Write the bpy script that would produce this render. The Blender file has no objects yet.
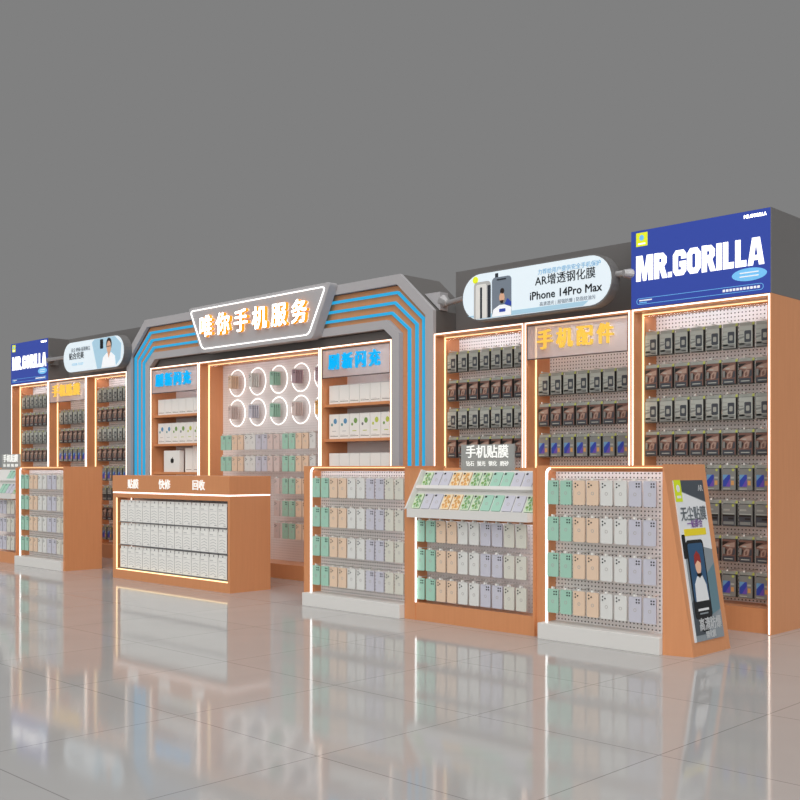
import bpy, math, random
from mathutils import Vector, Matrix

SC = bpy.context.scene
COL = SC.collection
random.seed(7)
PI = math.pi

# ------------------------------------------------------------------ materials
def lin(c):
    r = []
    for v in c:
        v = v / 255.0
        r.append(v / 12.92 if v <= 0.04045 else ((v + 0.055) / 1.055) ** 2.4)
    return r

def mat(name, rgb, rough=0.5, metal=0.0, emit=0.0, ecol=None, spec=0.5, coat=0.0):
    m = bpy.data.materials.new(name)
    m.use_nodes = True
    b = m.node_tree.nodes['Principled BSDF']
    c = lin(rgb)
    b.inputs['Base Color'].default_value = (*c, 1)
    b.inputs['Roughness'].default_value = rough
    b.inputs['Metallic'].default_value = metal
    b.inputs['Specular IOR Level'].default_value = spec
    b.inputs['Coat Weight'].default_value = coat
    if emit:
        b.inputs['Emission Color'].default_value = (*lin(ecol or rgb), 1)
        b.inputs['Emission Strength'].default_value = emit
    return m

def nodes(m):
    return m.node_tree.nodes, m.node_tree.links, m.node_tree.nodes['Principled BSDF']

def math_node(N, L, op, a, b=None):
    n = N.new('ShaderNodeMath'); n.operation = op
    for k, v in enumerate((a, b)):
        if v is None: continue
        if isinstance(v, (int, float)): n.inputs[k].default_value = v
        else: L.new(v, n.inputs[k])
    return n.outputs[0]

def wood_mat(name, rgb, rough=0.38):
    m = mat(name, rgb, rough)
    N, L, b = nodes(m)
    tc = N.new('ShaderNodeTexCoord'); mp = N.new('ShaderNodeMapping')
    mp.inputs['Scale'].default_value = (26, 26, 1.6)
    no = N.new('ShaderNodeTexNoise'); no.inputs['Scale'].default_value = 2.0
    no.inputs['Detail'].default_value = 5
    mx = N.new('ShaderNodeMix'); mx.data_type = 'RGBA'
    c = lin(rgb)
    mx.inputs[6].default_value = (c[0]*0.93, c[1]*0.90, c[2]*0.86, 1)
    mx.inputs[7].default_value = (c[0]*1.05, c[1]*1.06, c[2]*1.08, 1)
    L.new(tc.outputs['Object'], mp.inputs['Vector']); L.new(mp.outputs[0], no.inputs['Vector'])
    L.new(no.outputs['Fac'], mx.inputs[0]); L.new(mx.outputs[2], b.inputs['Base Color'])
    return m

def peg_mat(name, rgb, pitch, rad, hole=(70, 64, 62)):
    m = mat(name, rgb, 0.5)
    N, L, b = nodes(m)
    tc = N.new('ShaderNodeTexCoord'); sx = N.new('ShaderNodeSeparateXYZ')
    L.new(tc.outputs['Object'], sx.inputs[0])
    d = []
    for k in (0, 2):
        v = math_node(N, L, 'MULTIPLY', sx.outputs[k], 1.0 / pitch)
        v = math_node(N, L, 'ADD', v, 400.0)
        v = math_node(N, L, 'FRACT', v)
        v = math_node(N, L, 'SUBTRACT', v, 0.5)
        d.append(math_node(N, L, 'MULTIPLY', v, v))
    s = math_node(N, L, 'ADD', d[0], d[1])
    f = math_node(N, L, 'LESS_THAN', s, (rad / pitch) ** 2)
    mx = N.new('ShaderNodeMix'); mx.data_type = 'RGBA'
    mx.inputs[6].default_value = (*lin(rgb), 1); mx.inputs[7].default_value = (*lin(hole), 1)
    L.new(f, mx.inputs[0]); L.new(mx.outputs[2], b.inputs['Base Color'])
    return m

def glass_mat(name, rgb, opacity=0.35):
    m = bpy.data.materials.new(name); m.use_nodes = True
    N, L = m.node_tree.nodes, m.node_tree.links
    b = N['Principled BSDF']; out = N['Material Output']
    b.inputs['Base Color'].default_value = (*lin(rgb), 1)
    b.inputs['Roughness'].default_value = 0.12
    t = N.new('ShaderNodeBsdfTransparent'); mx = N.new('ShaderNodeMixShader')
    mx.inputs[0].default_value = opacity
    L.new(t.outputs[0], mx.inputs[1]); L.new(b.outputs[0], mx.inputs[2])
    L.new(mx.outputs[0], out.inputs['Surface'])
    return m

def floor_mat():
    m = mat('floor_tile', (196, 193, 190), 0.07, spec=0.27)
    N, L, b = nodes(m)
    tc = N.new('ShaderNodeTexCoord'); mp = N.new('ShaderNodeMapping')
    mp.inputs['Rotation'].default_value = (0, 0, 0)
    mp.inputs['Location'].default_value = (0.25, 0.13, 0)
    br = N.new('ShaderNodeTexBrick'); br.offset = 0.0
    br.inputs['Scale'].default_value = 1.0
    br.inputs['Brick Width'].default_value = 0.9; br.inputs['Row Height'].default_value = 0.9
    br.inputs['Mortar Size'].default_value = 0.003; br.inputs['Mortar Smooth'].default_value = 0.2
    c = lin((184, 182, 180))
    br.inputs['Color1'].default_value = (*c, 1)
    br.inputs['Color2'].default_value = (c[0]*.97, c[1]*.97, c[2]*.97, 1)
    br.inputs['Mortar'].default_value = (*lin((146, 144, 142)), 1)
    no = N.new('ShaderNodeTexNoise'); no.inputs['Scale'].default_value = 1.3; no.inputs['Detail'].default_value = 7
    no.inputs['Distortion'].default_value = 1.2
    mx = N.new('ShaderNodeMix'); mx.data_type = 'RGBA'; mx.blend_type = 'MULTIPLY'
    cr = N.new('ShaderNodeValToRGB')
    cr.color_ramp.elements[0].color = (0.95, 0.95, 0.95, 1); cr.color_ramp.elements[0].position = 0.35
    cr.color_ramp.elements[1].color = (1, 1, 1, 1); cr.color_ramp.elements[1].position = 0.65
    L.new(tc.outputs['Object'], mp.inputs[0]); L.new(mp.outputs[0], br.inputs['Vector'])
    L.new(tc.outputs['Object'], no.inputs['Vector']); L.new(no.outputs['Fac'], cr.inputs[0])
    mx.inputs[0].default_value = 1.0
    L.new(br.outputs['Color'], mx.inputs[6]); L.new(cr.outputs[0], mx.inputs[7])
    L.new(mx.outputs[2], b.inputs['Base Color'])
    return m

ORANGE = (212, 145, 99)
M = {}
M['wood'] = wood_mat('orange_laminate', ORANGE, 0.30)
M['white_base'] = mat('white_laminate', (222, 220, 216), 0.4)
M['rim'] = mat('grey_painted_metal', (176, 174, 176), 0.42, 0.0)
M['dark'] = mat('charcoal_panel', (110, 108, 107), 0.45)
M['arch_body'] = mat('arch_grey_body', (98, 95, 93), 0.5)
M['edge_clear'] = mat('clear_tab', (214, 214, 210), 0.3)
M['black'] = mat('black_plastic', (24, 23, 24), 0.4)
M['board'] = mat('pale_back_panel', (236, 230, 228), 0.5)
M['peg_big'] = peg_mat('white_pegboard_wide', (236, 232, 230), 0.0265, 0.0050)
M['peg'] = peg_mat('white_pegboard', (234, 230, 228), 0.025, 0.0050)
M['peg_plain'] = peg_mat('pale_slatboard', (232, 224, 222), 0.025, 0.0045, (196, 186, 184))
M['led'] = mat('warm_white_led', (255, 240, 224), 0.5, emit=1.7, ecol=(255, 240, 226))
M['led_warm'] = mat('amber_white_led', (255, 226, 170), 0.5, emit=1.25, ecol=(255, 226, 172))
M['fill_glow'] = mat('board_fill', (255, 246, 236), 0.5, emit=15, ecol=(236, 244, 255))  # unseen emitters added to brighten the back boards
M['fill_glow_side'] = mat('board_fill_side', (255, 250, 244), 0.5, emit=7, ecol=(240, 246, 255))
M['fill_glow_low'] = mat('board_fill_low', (255, 250, 244), 0.5, emit=6, ecol=(240, 246, 255))
M['led_white'] = mat('cool_white_led', (255, 255, 255), 0.5, emit=1.35, ecol=(255, 255, 252))
M['neon'] = mat('blue_neon', (14, 90, 124), 0.4, emit=.72, ecol=(44, 182, 236))
M['letter_blue'] = mat('blue_lit_letter', (10, 90, 130), 0.4, emit=0.82, ecol=(10, 186, 246))
M['letter_yellow'] = mat('yellow_lit_letter', (150, 118, 50), 0.4, emit=0.72, ecol=(255, 212, 92))
M['letter_white'] = mat('white_lit_letter', (255, 255, 255), 0.4, emit=1.15, ecol=(255, 253, 248))
M['letter_paint'] = mat('white_painted_letter', (240, 240, 238), 0.4, emit=0.25, ecol=(255, 255, 252))  # plain white paint with a faint glow put into it
M['letter_amber'] = mat('amber_letter_side', (246, 160, 40), 0.4, emit=0.55, ecol=(250, 160, 36))
M['steel'] = mat('brushed_steel', (186, 184, 184), 0.35, 0.6)
M['wire'] = mat('hook_wire', (206, 204, 200), 0.3, 0.7)
M['tag'] = mat('white_price_tip', (240, 238, 232), 0.5)
M['acrylic'] = glass_mat('tinted_acrylic', (236, 222, 220), 0.40)
M['acrylic_grey'] = glass_mat('grey_acrylic', (176, 178, 174), 0.72)
M['edge'] = mat('dark_acrylic_edge', (78, 62, 58), 0.4)
M['blue'] = mat('blue_lightbox_print', (44, 62, 140), 0.4, emit=0.36, ecol=(52, 78, 178))
M['lb_white'] = mat('white_lightbox_print', (225, 228, 230), 0.4, emit=0.35, ecol=(246, 248, 252))
M['lb_yellow'] = mat('lime_print', (214, 222, 40), 0.4, emit=0.4, ecol=(220, 226, 40))
M['lb_cyan'] = mat('cyan_print', (110, 180, 226), 0.4, emit=0.4, ecol=(110, 184, 232))
M['lb_face'] = mat('lightbox_face', (196, 206, 212), 0.4, emit=0.46, ecol=(226, 240, 248))
M['lb_sky'] = mat('lightbox_pale_blue', (160, 196, 214), 0.4, emit=0.26, ecol=(176, 214, 238))
M['lb_ink'] = mat('lightbox_dark_ink', (46, 52, 62), 0.5)
M['lb_grey'] = mat('lightbox_grey_ink', (126, 138, 152), 0.5)
M['skin'] = mat('print_skin', (214, 168, 140), 0.5, emit=0.2)
M['hair'] = mat('print_hair', (40, 30, 28), 0.5)
M['red'] = mat('print_red', (150, 44, 38), 0.5)
M['post_white'] = mat('poster_white', (228, 230, 232), 0.4)
M['post_grey'] = mat('poster_grey', (138, 146, 152), 0.4)
M['post_dark'] = mat('poster_slate', (70, 78, 86), 0.4)
M['post_teal'] = mat('poster_teal', (98, 130, 142), 0.4)
M['post_yellow'] = mat('poster_yellow', (236, 214, 40), 0.4)
M['post_violet'] = mat('poster_violet', (150, 110, 180), 0.4)
M['lime'] = mat('lime_sticker', (214, 230, 24), 0.4)
M['screen_black'] = mat('phone_black', (18, 20, 24), 0.25)
M['screen_blue'] = mat('phone_screen_blue', (44, 84, 120), 0.3)
# merchandise
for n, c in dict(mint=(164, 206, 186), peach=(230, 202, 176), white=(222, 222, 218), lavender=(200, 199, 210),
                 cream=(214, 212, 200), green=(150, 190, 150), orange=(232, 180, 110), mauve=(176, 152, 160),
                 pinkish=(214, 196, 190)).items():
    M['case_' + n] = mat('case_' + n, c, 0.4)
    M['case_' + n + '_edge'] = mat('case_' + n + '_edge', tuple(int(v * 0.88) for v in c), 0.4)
M['film_green'] = mat('film_pale_green', (206, 220, 192), 0.4)
M['film_orange'] = mat('film_pale_orange', (240, 220, 186), 0.4)
M['lens'] = mat('lens_black', (28, 28, 30), 0.3)
M['ring_mark'] = mat('ring_mark', (176, 172, 168), 0.5)
M['bp_card'] = mat('blister_grey_card', (164, 166, 158), 0.45)
M['bp_pale'] = mat('blister_pale_print', (176, 180, 172), 0.45)
M['bp_mid'] = mat('blister_mid_print', (132, 134, 130), 0.45)
M['bp_slate'] = mat('blister_slate_print', (70, 74, 80), 0.4)
M['bp_dark'] = mat('blister_dark_side', (40, 38, 36), 0.4)
M['bp_brown'] = mat('blister_brown_print', (122, 90, 80), 0.45)
M['bp_tan'] = mat('blister_tan_print', (170, 144, 130), 0.45)
M['bp_blue'] = mat('blister_blue_print', (52, 74, 170), 0.4)
M['bp_sky'] = mat('blister_sky_print', (110, 160, 200), 0.4)
M['bp_violet'] = mat('blister_violet_print', (112, 84, 176), 0.4)
M['bp_orange'] = mat('blister_orange_print', (216, 158, 96), 0.45)
M['bp_lime'] = mat('blister_lime_tab', (190, 196, 96), 0.45)
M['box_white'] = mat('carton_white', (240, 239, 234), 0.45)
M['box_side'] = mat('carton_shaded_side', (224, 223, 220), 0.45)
M['box_grey'] = mat('carton_grey_print', (196, 196, 194), 0.45)
M['box_ink'] = mat('carton_ink', (120, 120, 122), 0.5)
M['box_blue'] = mat('carton_blue_dot', (92, 150, 190), 0.5)
M['box_teal'] = mat('carton_teal_dot', (96, 156, 160), 0.5)
M['box_green'] = mat('carton_green_dot', (120, 160, 84), 0.5)
M['box_lime'] = mat('carton_lime_dot', (190, 204, 84), 0.5)
M['floor'] = floor_mat()

# ------------------------------------------------------------------ mesh builder
ORG = {}
class MB:
    def __init__(s): s.v = []; s.f = []; s.m = []; s.mats = []
    def mi(s, k):
        if k not in s.mats: s.mats.append(k)
        return s.mats.index(k)
    def add(s, vs, fs, k):
        o = len(s.v); s.v += [tuple(p) for p in vs]; i = s.mi(k)
        for f in fs: s.f.append([o + q for q in f]); s.m.append(i)
        return s
    def box(s, x0, x1, y0, y1, z0, z1, k, front=None, side=None):
        vs = [(x, y, z) for x in (x0, x1) for y in (y0, y1) for z in (z0, z1)]
        fs = [(0, 1, 3, 2), (4, 6, 7, 5), (0, 4, 5, 1), (2, 3, 7, 6), (0, 2, 6, 4), (1, 5, 7, 3)]
        ks = [side or k, side or k, front or k, k, side or k, side or k]
        o = len(s.v); s.v += vs
        for f, kk in zip(fs, ks): s.f.append([o + q for q in f]); s.m.append(s.mi(kk))
        return s
    def prism(s, pts, y0, y1, k, side=None):          # outline in XZ, extruded along Y (front is y0)
        n = len(pts)
        a = sum(pts[i][0] * pts[(i+1) % n][1] - pts[(i+1) % n][0] * pts[i][1] for i in range(n))
        if a < 0: pts = pts[::-1]
        o = len(s.v)
        s.v += [(x, y0, z) for x, z in pts] + [(x, y1, z) for x, z in pts]
        s.f.append([o + i for i in range(n)]); s.m.append(s.mi(k))
        s.f.append([o + n + i for i in reversed(range(n))]); s.m.append(s.mi(side or k))
        for i in range(n):
            j = (i + 1) % n
            s.f.append([o + j, o + i, o + n + i, o + n + j]); s.m.append(s.mi(side or k))
        return s
    def prismx(s, pts, x0, x1, k):                    # outline in YZ, extruded along X
        n = len(pts); o = len(s.v)
        s.v += [(x0, y, z) for y, z in pts] + [(x1, y, z) for y, z in pts]
        i = s.mi(k)
        s.f.append([o + q for q in range(n)]); s.f.append([o + n + q for q in reversed(range(n))]); s.m += [i, i]
        for q in range(n):
            j = (q + 1) % n
            s.f.append([o + j, o + q, o + n + q, o + n + j]); s.m.append(i)
        return s
    def band(s, A, B, y0, y1, k, side=None):           # strip between two equal polylines in XZ
        n = len(A); o = len(s.v)
        for P in (A, B):
            s.v += [(x, y0, z) for x, z in P] + [(x, y1, z) for x, z in P]
        a0, a1, b0, b1 = o, o + n, o + 2*n, o + 3*n
        ki, si = s.mi(k), s.mi(side or k)
        for i in range(n - 1):
            s.f += [[a0+i, a0+i+1, b0+i+1, b0+i], [a1+i+1, a1+i, b1+i, b1+i+1],
                    [a0+i+1, a0+i, a1+i, a1+i+1], [b0+i, b0+i+1, b1+i+1, b1+i]]
            s.m += [ki, si, si, si]
        s.f += [[a0, b0, b1, a1], [a0+n-1, a1+n-1, b1+n-1, b0+n-1]]; s.m += [si, si]
        return s
    def stroke(s, P, w, y0, y1, k, closed=False):      # polyline of width w in XZ with mitred corners
        n = len(P); A, B = [], []
        for i in range(n):
            p = Vector(P[i])
            a = Vector(P[i-1]) if (i or closed) else None
            b = Vector(P[(i+1) % n]) if (i < n-1 or closed) else None
            d1 = (p - a).normalized() if a is not None else None
            d2 = (b - p).normalized() if b is not None else None
            d1 = d1 or d2; d2 = d2 or d1
            n1, n2 = Vector((-d1.y, d1.x)), Vector((-d2.y, d2.x))
            mt = (n1 + n2).normalized(); q = mt * (w / 2 / max(0.3, mt.dot(n1)))
            A.append(tuple(p + q)); B.append(tuple(p - q))
        if closed: A.append(A[0]); B.append(B[0])
        return s.band(A, B, y0, y1, k)
    def disc(s, x, z, rx, rz, y0, y1, k, n=20, side=None):
        return s.prism([(x + rx*math.cos(2*PI*i/n), z + rz*math.sin(2*PI*i/n)) for i in range(n)], y0, y1, k, side)
    def tube(s, p, q, r0, r1, k, n=12):
        p, q = Vector(p), Vector(q); d = (q - p).normalized()
        u = d.orthogonal().normalized(); w = d.cross(u); o = len(s.v); i = s.mi(k)
        for c, r in ((p, r0), (q, r1)):
            s.v += [tuple(c + u*r*math.cos(2*PI*t/n) + w*r*math.sin(2*PI*t/n)) for t in range(n)]
        s.f.append([o + t for t in reversed(range(n))]); s.f.append([o + n + t for t in range(n)]); s.m += [i, i]
        for t in range(n):
            j = (t + 1) % n
            s.f.append([o + t, o + j, o + n + j, o + n + t]); s.m.append(i)
        return s
    def torus(s, x, y, z, R, r, k, n=40, m=8):
        o = len(s.v); i = s.mi(k)
        for a in range(n):
            A = 2*PI*a/n
            for b in range(m):
                B = 2*PI*b/m; q = R + r*math.cos(B)
                s.v.append((x + q*math.cos(A), y + r*math.sin(B), z + q*math.sin(A)))
        for a in range(n):
            for b in range(m):
                s.f.append([o + a*m + b, o + a*m + (b+1) % m, o + ((a+1) % n)*m + (b+1) % m, o + ((a+1) % n)*m + b]); s.m.append(i)
        return s
    def glyphs(s, body, x, z, size, y, depth, k, side=None, bold=0.0, align='CENTER', sx=1.0, shear=0.0):
        if bold:
            q = bold * size
            for a, c in ((q, 0), (-q, 0), (0, q), (0, -q)): s.glyphs(body, x + a, z + c, size, y, depth, k, side, 0.0, align, sx, shear)
        vs, fs = text_geo(body, size, depth, 0.0, align, shear)
        o = len(s.v); s.v += [(x + px*sx, y - pz, z + py) for px, py, pz in vs]
        for f in fs:
            zs = [vs[q][2] for q in f]
            flat = max(zs) - min(zs) < 1e-6
            s.f.append([o + q for q in f]); s.m.append(s.mi(k if flat else (side or k)))
        return s
    def xform(s, mtx):
        s.v = [tuple(mtx @ Vector(p)) for p in s.v]; return s
    def build(s, name, parent=None, smooth=False, bevel=0.0):
        me = bpy.data.meshes.new(name)
        org = ORG.get(parent.name, Vector((0, 0, 0))) if parent else Vector((0, 0, 0))
        me.from_pydata([tuple(Vector(p) - org) for p in s.v], [], s.f)
        for k in s.mats: me.materials.append(M[k])
        me.polygons.foreach_set('material_index', s.m)
        if smooth: me.polygons.foreach_set('use_smooth', [True] * len(me.polygons))
        me.update()
        o = bpy.data.objects.new(name, me); COL.objects.link(o)
        if parent: o.parent = parent; ORG[o.name] = org
        if bevel:
            b = o.modifiers.new('bevel', 'BEVEL'); b.width = bevel; b.segments = 2; b.limit_method = 'ANGLE'
        return o

TEXT_CACHE = {}
def text_geo(body, size, depth, bold, align, shear):
    key = (body, size, depth, bold, align, shear)
    if key in TEXT_CACHE: return TEXT_CACHE[key]
    cu = bpy.data.curves.new('t', 'FONT'); cu.body = body; cu.size = size
    cu.extrude = depth / 2; cu.offset = bold * size; cu.align_x = align; cu.align_y = 'CENTER'
    cu.shear = shear; cu.resolution_u = 2
    o = bpy.data.objects.new('t', cu); COL.objects.link(o)
    dg = bpy.context.evaluated_depsgraph_get()
    me = bpy.data.meshes.new_from_object(o.evaluated_get(dg))
    vs = [tuple(v.co) for v in me.vertices]; fs = [list(p.vertices) for p in me.polygons]
    bpy.data.objects.remove(o); bpy.data.curves.remove(cu); bpy.data.meshes.remove(me)
    TEXT_CACHE[key] = (vs, fs)
    return vs, fs

def rrect(x0, x1, z0, z1, r, n=5, corners=(1, 1, 1, 1)):   # BL BR TR TL
    P = []
    for (cx, cz, a0), on, c in zip(((x0+r, z0+r, PI), (x1-r, z0+r, 1.5*PI), (x1-r, z1-r, 0), (x0+r, z1-r, .5*PI)), corners,
                                   ((x0, z0), (x1, z0), (x1, z1), (x0, z1))):
        if on: P += [(cx + r*math.cos(a0 + t*PI/2/n), cz + r*math.sin(a0 + t*PI/2/n)) for t in range(n + 1)]
        else: P.append(c)
    return P

def tag(o, label, cat, group=None, kind=None):
    if label: o['label'] = label
    if cat: o['category'] = cat
    if group: o['group'] = group
    if kind: o['kind'] = kind
    return o

def thing(name, loc, label, cat, group=None):
    o = bpy.data.objects.new(name, None); COL.objects.link(o)
    o.location = loc; o.empty_display_size = 0.05; ORG[o.name] = Vector(loc)
    return tag(o, label, cat, group)

def dup(src, loc, label, group=None, roll=None):
    r = src.copy(); COL.objects.link(r); r.location = loc; r['label'] = label
    if group: r['group'] = group
    for ch in src.children:
        c = ch.copy(); COL.objects.link(c); c.parent = r
        for g in ch.children:
            d = g.copy(); COL.objects.link(d); d.parent = c
    return r

ORD = ['first', 'second', 'third', 'fourth', 'fifth', 'sixth', 'seventh', 'eighth', 'ninth', 'tenth', 'eleventh', 'twelfth', 'thirteenth', 'fourteenth']
ROWN = ['top', 'second', 'third', 'fourth', 'fifth', 'sixth', 'seventh', 'eighth']

# ------------------------------------------------------------------ the setting
MB().box(-45, 25, -6, 60, -0.05, 0, 'floor').build('floor')['kind'] = 'structure'

Y0 = 6.45          # common front line of the wall units
TOP = 2.19
HEAD = 2.74

# ------------------------------------------------------------------ tall bays
LEDW = 0.009
def aim(t, x0, x1, z0, z1, y, w=.016, k='fill_glow', side_k='fill_glow_side'):
    sides = (0, 1, 1)
    # added glowing strips, hidden from the front, that brighten the back board
    for on, (a, b, c, d) in zip(sides, ((x0, x0 + w, z0, z1 - w), (x1 - w, x1, z0, z1 - w), (x0, x1, z1 - w, z1))):
        if not on: continue
        o = MB(); o.add([(a, y, c), (b, y, c), (b, y, d), (a, y, d)], [(3, 2, 1, 0)], k if d - c < .05 else side_k)
        o.box(a, b, y - .004, y - .0005, c, d, 'wood')
        o.build('hidden_fill_strip', t)
def bay(x0, x1, label, spots, c0, pitch):
    t = thing('tall_display_bay', ((x0 + x1) / 2, 6.7, 0), label, 'display shelf', 'tall bays along the back line')
    th = 0.026
    for a, b in ((x0, x0 + th), (x1 - th, x1)):
        MB().box(a, b, Y0, 6.95, 0, TOP, 'wood').build('side_panel', t)
    MB().box(x0 + th, x1 - th, Y0, 6.95, TOP - th, TOP, 'wood').build('top_panel', t)
    MB().box(x0 + th, x1 - th, Y0 + 0.04, 6.95, 0, 0.16, 'wood').build('plinth', t)
    MB().box(x0 + th, x1 - th, 6.745, 6.765, 0.16, TOP - th, 'peg_big').build('pegboard', t)
    e = 0.004
    # front rim light: two uprights and a top run
    for a in (x0 + 0.008, x1 - 0.008 - LEDW):
        MB().box(a, a + LEDW, Y0 - e, Y0 + 0.001, 0.005, TOP - 0.004, 'led').build('led_strip', t)
    MB().box(x0 + 0.008 + LEDW, x1 - 0.008 - LEDW, Y0 - e, Y0 + 0.001, TOP - 0.004 - LEDW, TOP - 0.004, 'led').build('led_strip', t)
    # inner light line, a hand's width behind the front edge
    ya = 6.555
    MB().box(x0 + th, x0 + th + 0.006, ya, ya + 0.014, 0.16, TOP - th, 'led_warm').build('led_strip', t)
    MB().box(x0 + th + 0.006, x1 - th, ya, ya + 0.014, TOP - th - 0.006, TOP - th, 'led_warm').build('led_strip', t)
    aim(t, x0 + th, x1 - th, .16, TOP - th, ya + .0145, .018, 'fill_glow')
    first = None
    for r, i in spots:
            zt = ROW[r]; x = c0 + pitch * i + 0.052
            if first is None:
                b = MB().tube((x, 6.745, zt + 0.012), (x, 6.565, zt + 0.012), 0.003, 0.003, 'wire', 6)
                b.box(x - 0.005, x + 0.005, 6.561, 6.565, zt + 0.006, zt + 0.018, 'tag')
                first = b.build('peg_hook', t); fx, fz = x, zt
            else:
                h = first.copy(); COL.objects.link(h); h.parent = t; h.location = (x - fx, 0, zt - fz)
    return t

ROW = [2.035 - 0.2375 * i for i in range(8)]
BAYS = {
    'C': (-4.032, -3.002, 'tall orange pegboard bay under the right-hand blue sign box, standing at the open end'),
    'B': (-4.982, -4.034, 'tall orange bay with yellow letters on glass, behind the poster-ended stand'),
    'A': (-5.930, -4.984, 'tall orange pegboard bay between the blue-lined arch and the right yellow-lettered glass'),
    'A2': (-11.672, -10.738, 'tall orange pegboard bay between the left yellow-lettered glass and the arch'),
    'B2': (-12.628, -11.674, 'tall orange bay with yellow letters on glass, behind the far-left stand'),
    'C2': (-13.670, -12.630, 'tall orange pegboard bay under the far-left blue sign box'),
}
SHORT = {'C': 'the tall right-end bay', 'B': 'the right yellow-lettered bay', 'A': 'the bay right of the arch',
         'A2': 'the bay left of the arch', 'B2': 'the left yellow-lettered bay', 'C2': 'the tall left-end bay'}
FILL = {'C': (range(0, 8), 8, -4.005), 'B': (range(1, 4), 7, -4.950), 'A': (range(0, 4), 7, -5.898),
        'A2': (range(0, 8), 7, -11.640), 'B2': (range(1, 4), 7, -12.596), 'C2': (range(0, 4), 8, -13.638)}
PITCH = 0.1185

# blister packs: front face at y=6.58, hung by the hook
def pack_proto(kind):
    t = thing('hanging_blister_pack', (0, 0, 0), 'x', 'blister pack')
    w, h = 0.110, 0.176
    b = MB(); b.box(0, w, 0.022, 0.026, 0, h, 'bp_card', side='bp_dark')
    b.build('backing_card', t)
    yf = 0.0
    b = MB()
    x0, x1, z0, z1 = 0.003, w - 0.003, 0.003, h - 0.022
    # tapered clear blister
    vs = [(x0, 0.022, z0), (x1, 0.022, z0), (x1, 0.022, z1), (x0, 0.022, z1), (x0+.004, yf, z0+.004), (x1-.004, yf, z0+.004), (x1-.004, yf, z1-.004), (x0+.004, yf, z1-.004)]
    sides = [(0, 1, 5, 4), (1, 2, 6, 5), (2, 3, 7, 6), (3, 0, 4, 7)]
    base = {'grey': 'bp_pale', 'brown': 'bp_brown', 'blue': 'bp_mid', 'cable': 'bp_mid'}[kind]
    b.add(vs, [(4, 5, 6, 7)], base); b.add(vs, sides, 'bp_dark')
    e = -0.0006
    if kind == 'grey':
        b.prism(rrect(.046, .094, .040, .118, .008), e, yf, 'bp_slate')
        b.prism(rrect(.058, .082, .060, .094, .006), e*2, yf, 'bp_card')
        b.box(.008, .048, e, yf, .024, .056, 'bp_card'); b.box(.012, .044, e, yf, .116, .124, 'bp_card')
        b.prism([(.008, .060), (.044, .070), (.044, .082), (.008, .076)], e, yf, 'bp_mid'); b.box(.010, .096, e, yf, .008, .036, 'bp_mid')
        b.box(.010, .040, e, yf, .088, .094, 'bp_mid'); b.box(.058, .090, e, yf, .016, .022, 'bp_mid')
    elif kind == 'brown':
        b.prism([(x0+.004, .108), (.060, .137), (x0+.004, .137)], e, yf, 'bp_dark')
        b.prism([(.012, .106), (.030, .118), (.096, .134), (.096, .100), (.06, .098)], e*2, yf, 'bp_tan')
        b.box(.009, .095, e, yf, .007, .040, 'bp_slate'); b.box(.022, .082, e*2, yf, .018, .024, 'bp_pale')
        b.prism([(.040, .044), (.072, .052), (.082, .090), (.060, .096), (.044, .080)], e, yf, 'bp_tan'); b.prism([(.052, .050), (.068, .058), (.066, .084), (.050, .072)], e*2, yf, 'bp_brown')
        b.box(.010, .026, e, yf, .052, .096, 'bp_mid')
        b.prism([(.028, .046), (.040, .080), (.030, .092), (.026, .060)], e*3, yf, 'bp_dark')
        b.prism([(.078, .044), (.098, .052), (.098, .094), (.086, .088)], e*3, yf, 'bp_slate')
        b.box(.034, .060, e*3, yf, .106, .112, 'bp_pale')
    elif kind == 'blue':
        b.box(.012, .064, e, yf, .030, .110, 'bp_blue')
        b.prism([(.012, .070), (.050, .110), (.012, .110)], e*2, yf, 'bp_sky')
        b.prism([(.064, .030), (.064, .086), (.030, .030)], e*2, yf, 'bp_violet')
        b.box(.070, .090, e, yf, .040, .070, 'bp_orange'); b.box(.068, .092, e, yf, .084, .096, 'bp_pale')
        b.box(.012, .064, e, yf, .012, .018, 'bp_pale')
    else:
        b.box(.008, .096, e, yf, .006, .080, 'bp_slate'); b.box(.010, .094, e, yf, .082, .088, 'bp_pale')
        b.box(.008, .096, e*2, yf, .068, .080, 'bp_dark'); b.box(.050, .088, e*2, yf, .048, .060, 'bp_dark')
        b.box(.014, .090, e*2, yf, .014, .034, 'bp_mid'); b.box(.014, .060, e, yf, .106, .118, 'bp_card')
    b.build('blister', t)
    b = MB(); b.prism([(w - .022, h - .02), (w - .004, h - .02), (w - .004, h - .002), (w - .014, h - .002)], 0.0195, 0.022, 'bp_lime')
    if kind in ('blue', 'cable'): b.disc(w - .026, h - .034, .009, .009, -.0012, -.0001, 'bp_lime', 10)
    lb = b.build('corner_sticker', t)
    lb['label'] = 'lime corner sticker'
    return t

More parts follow.
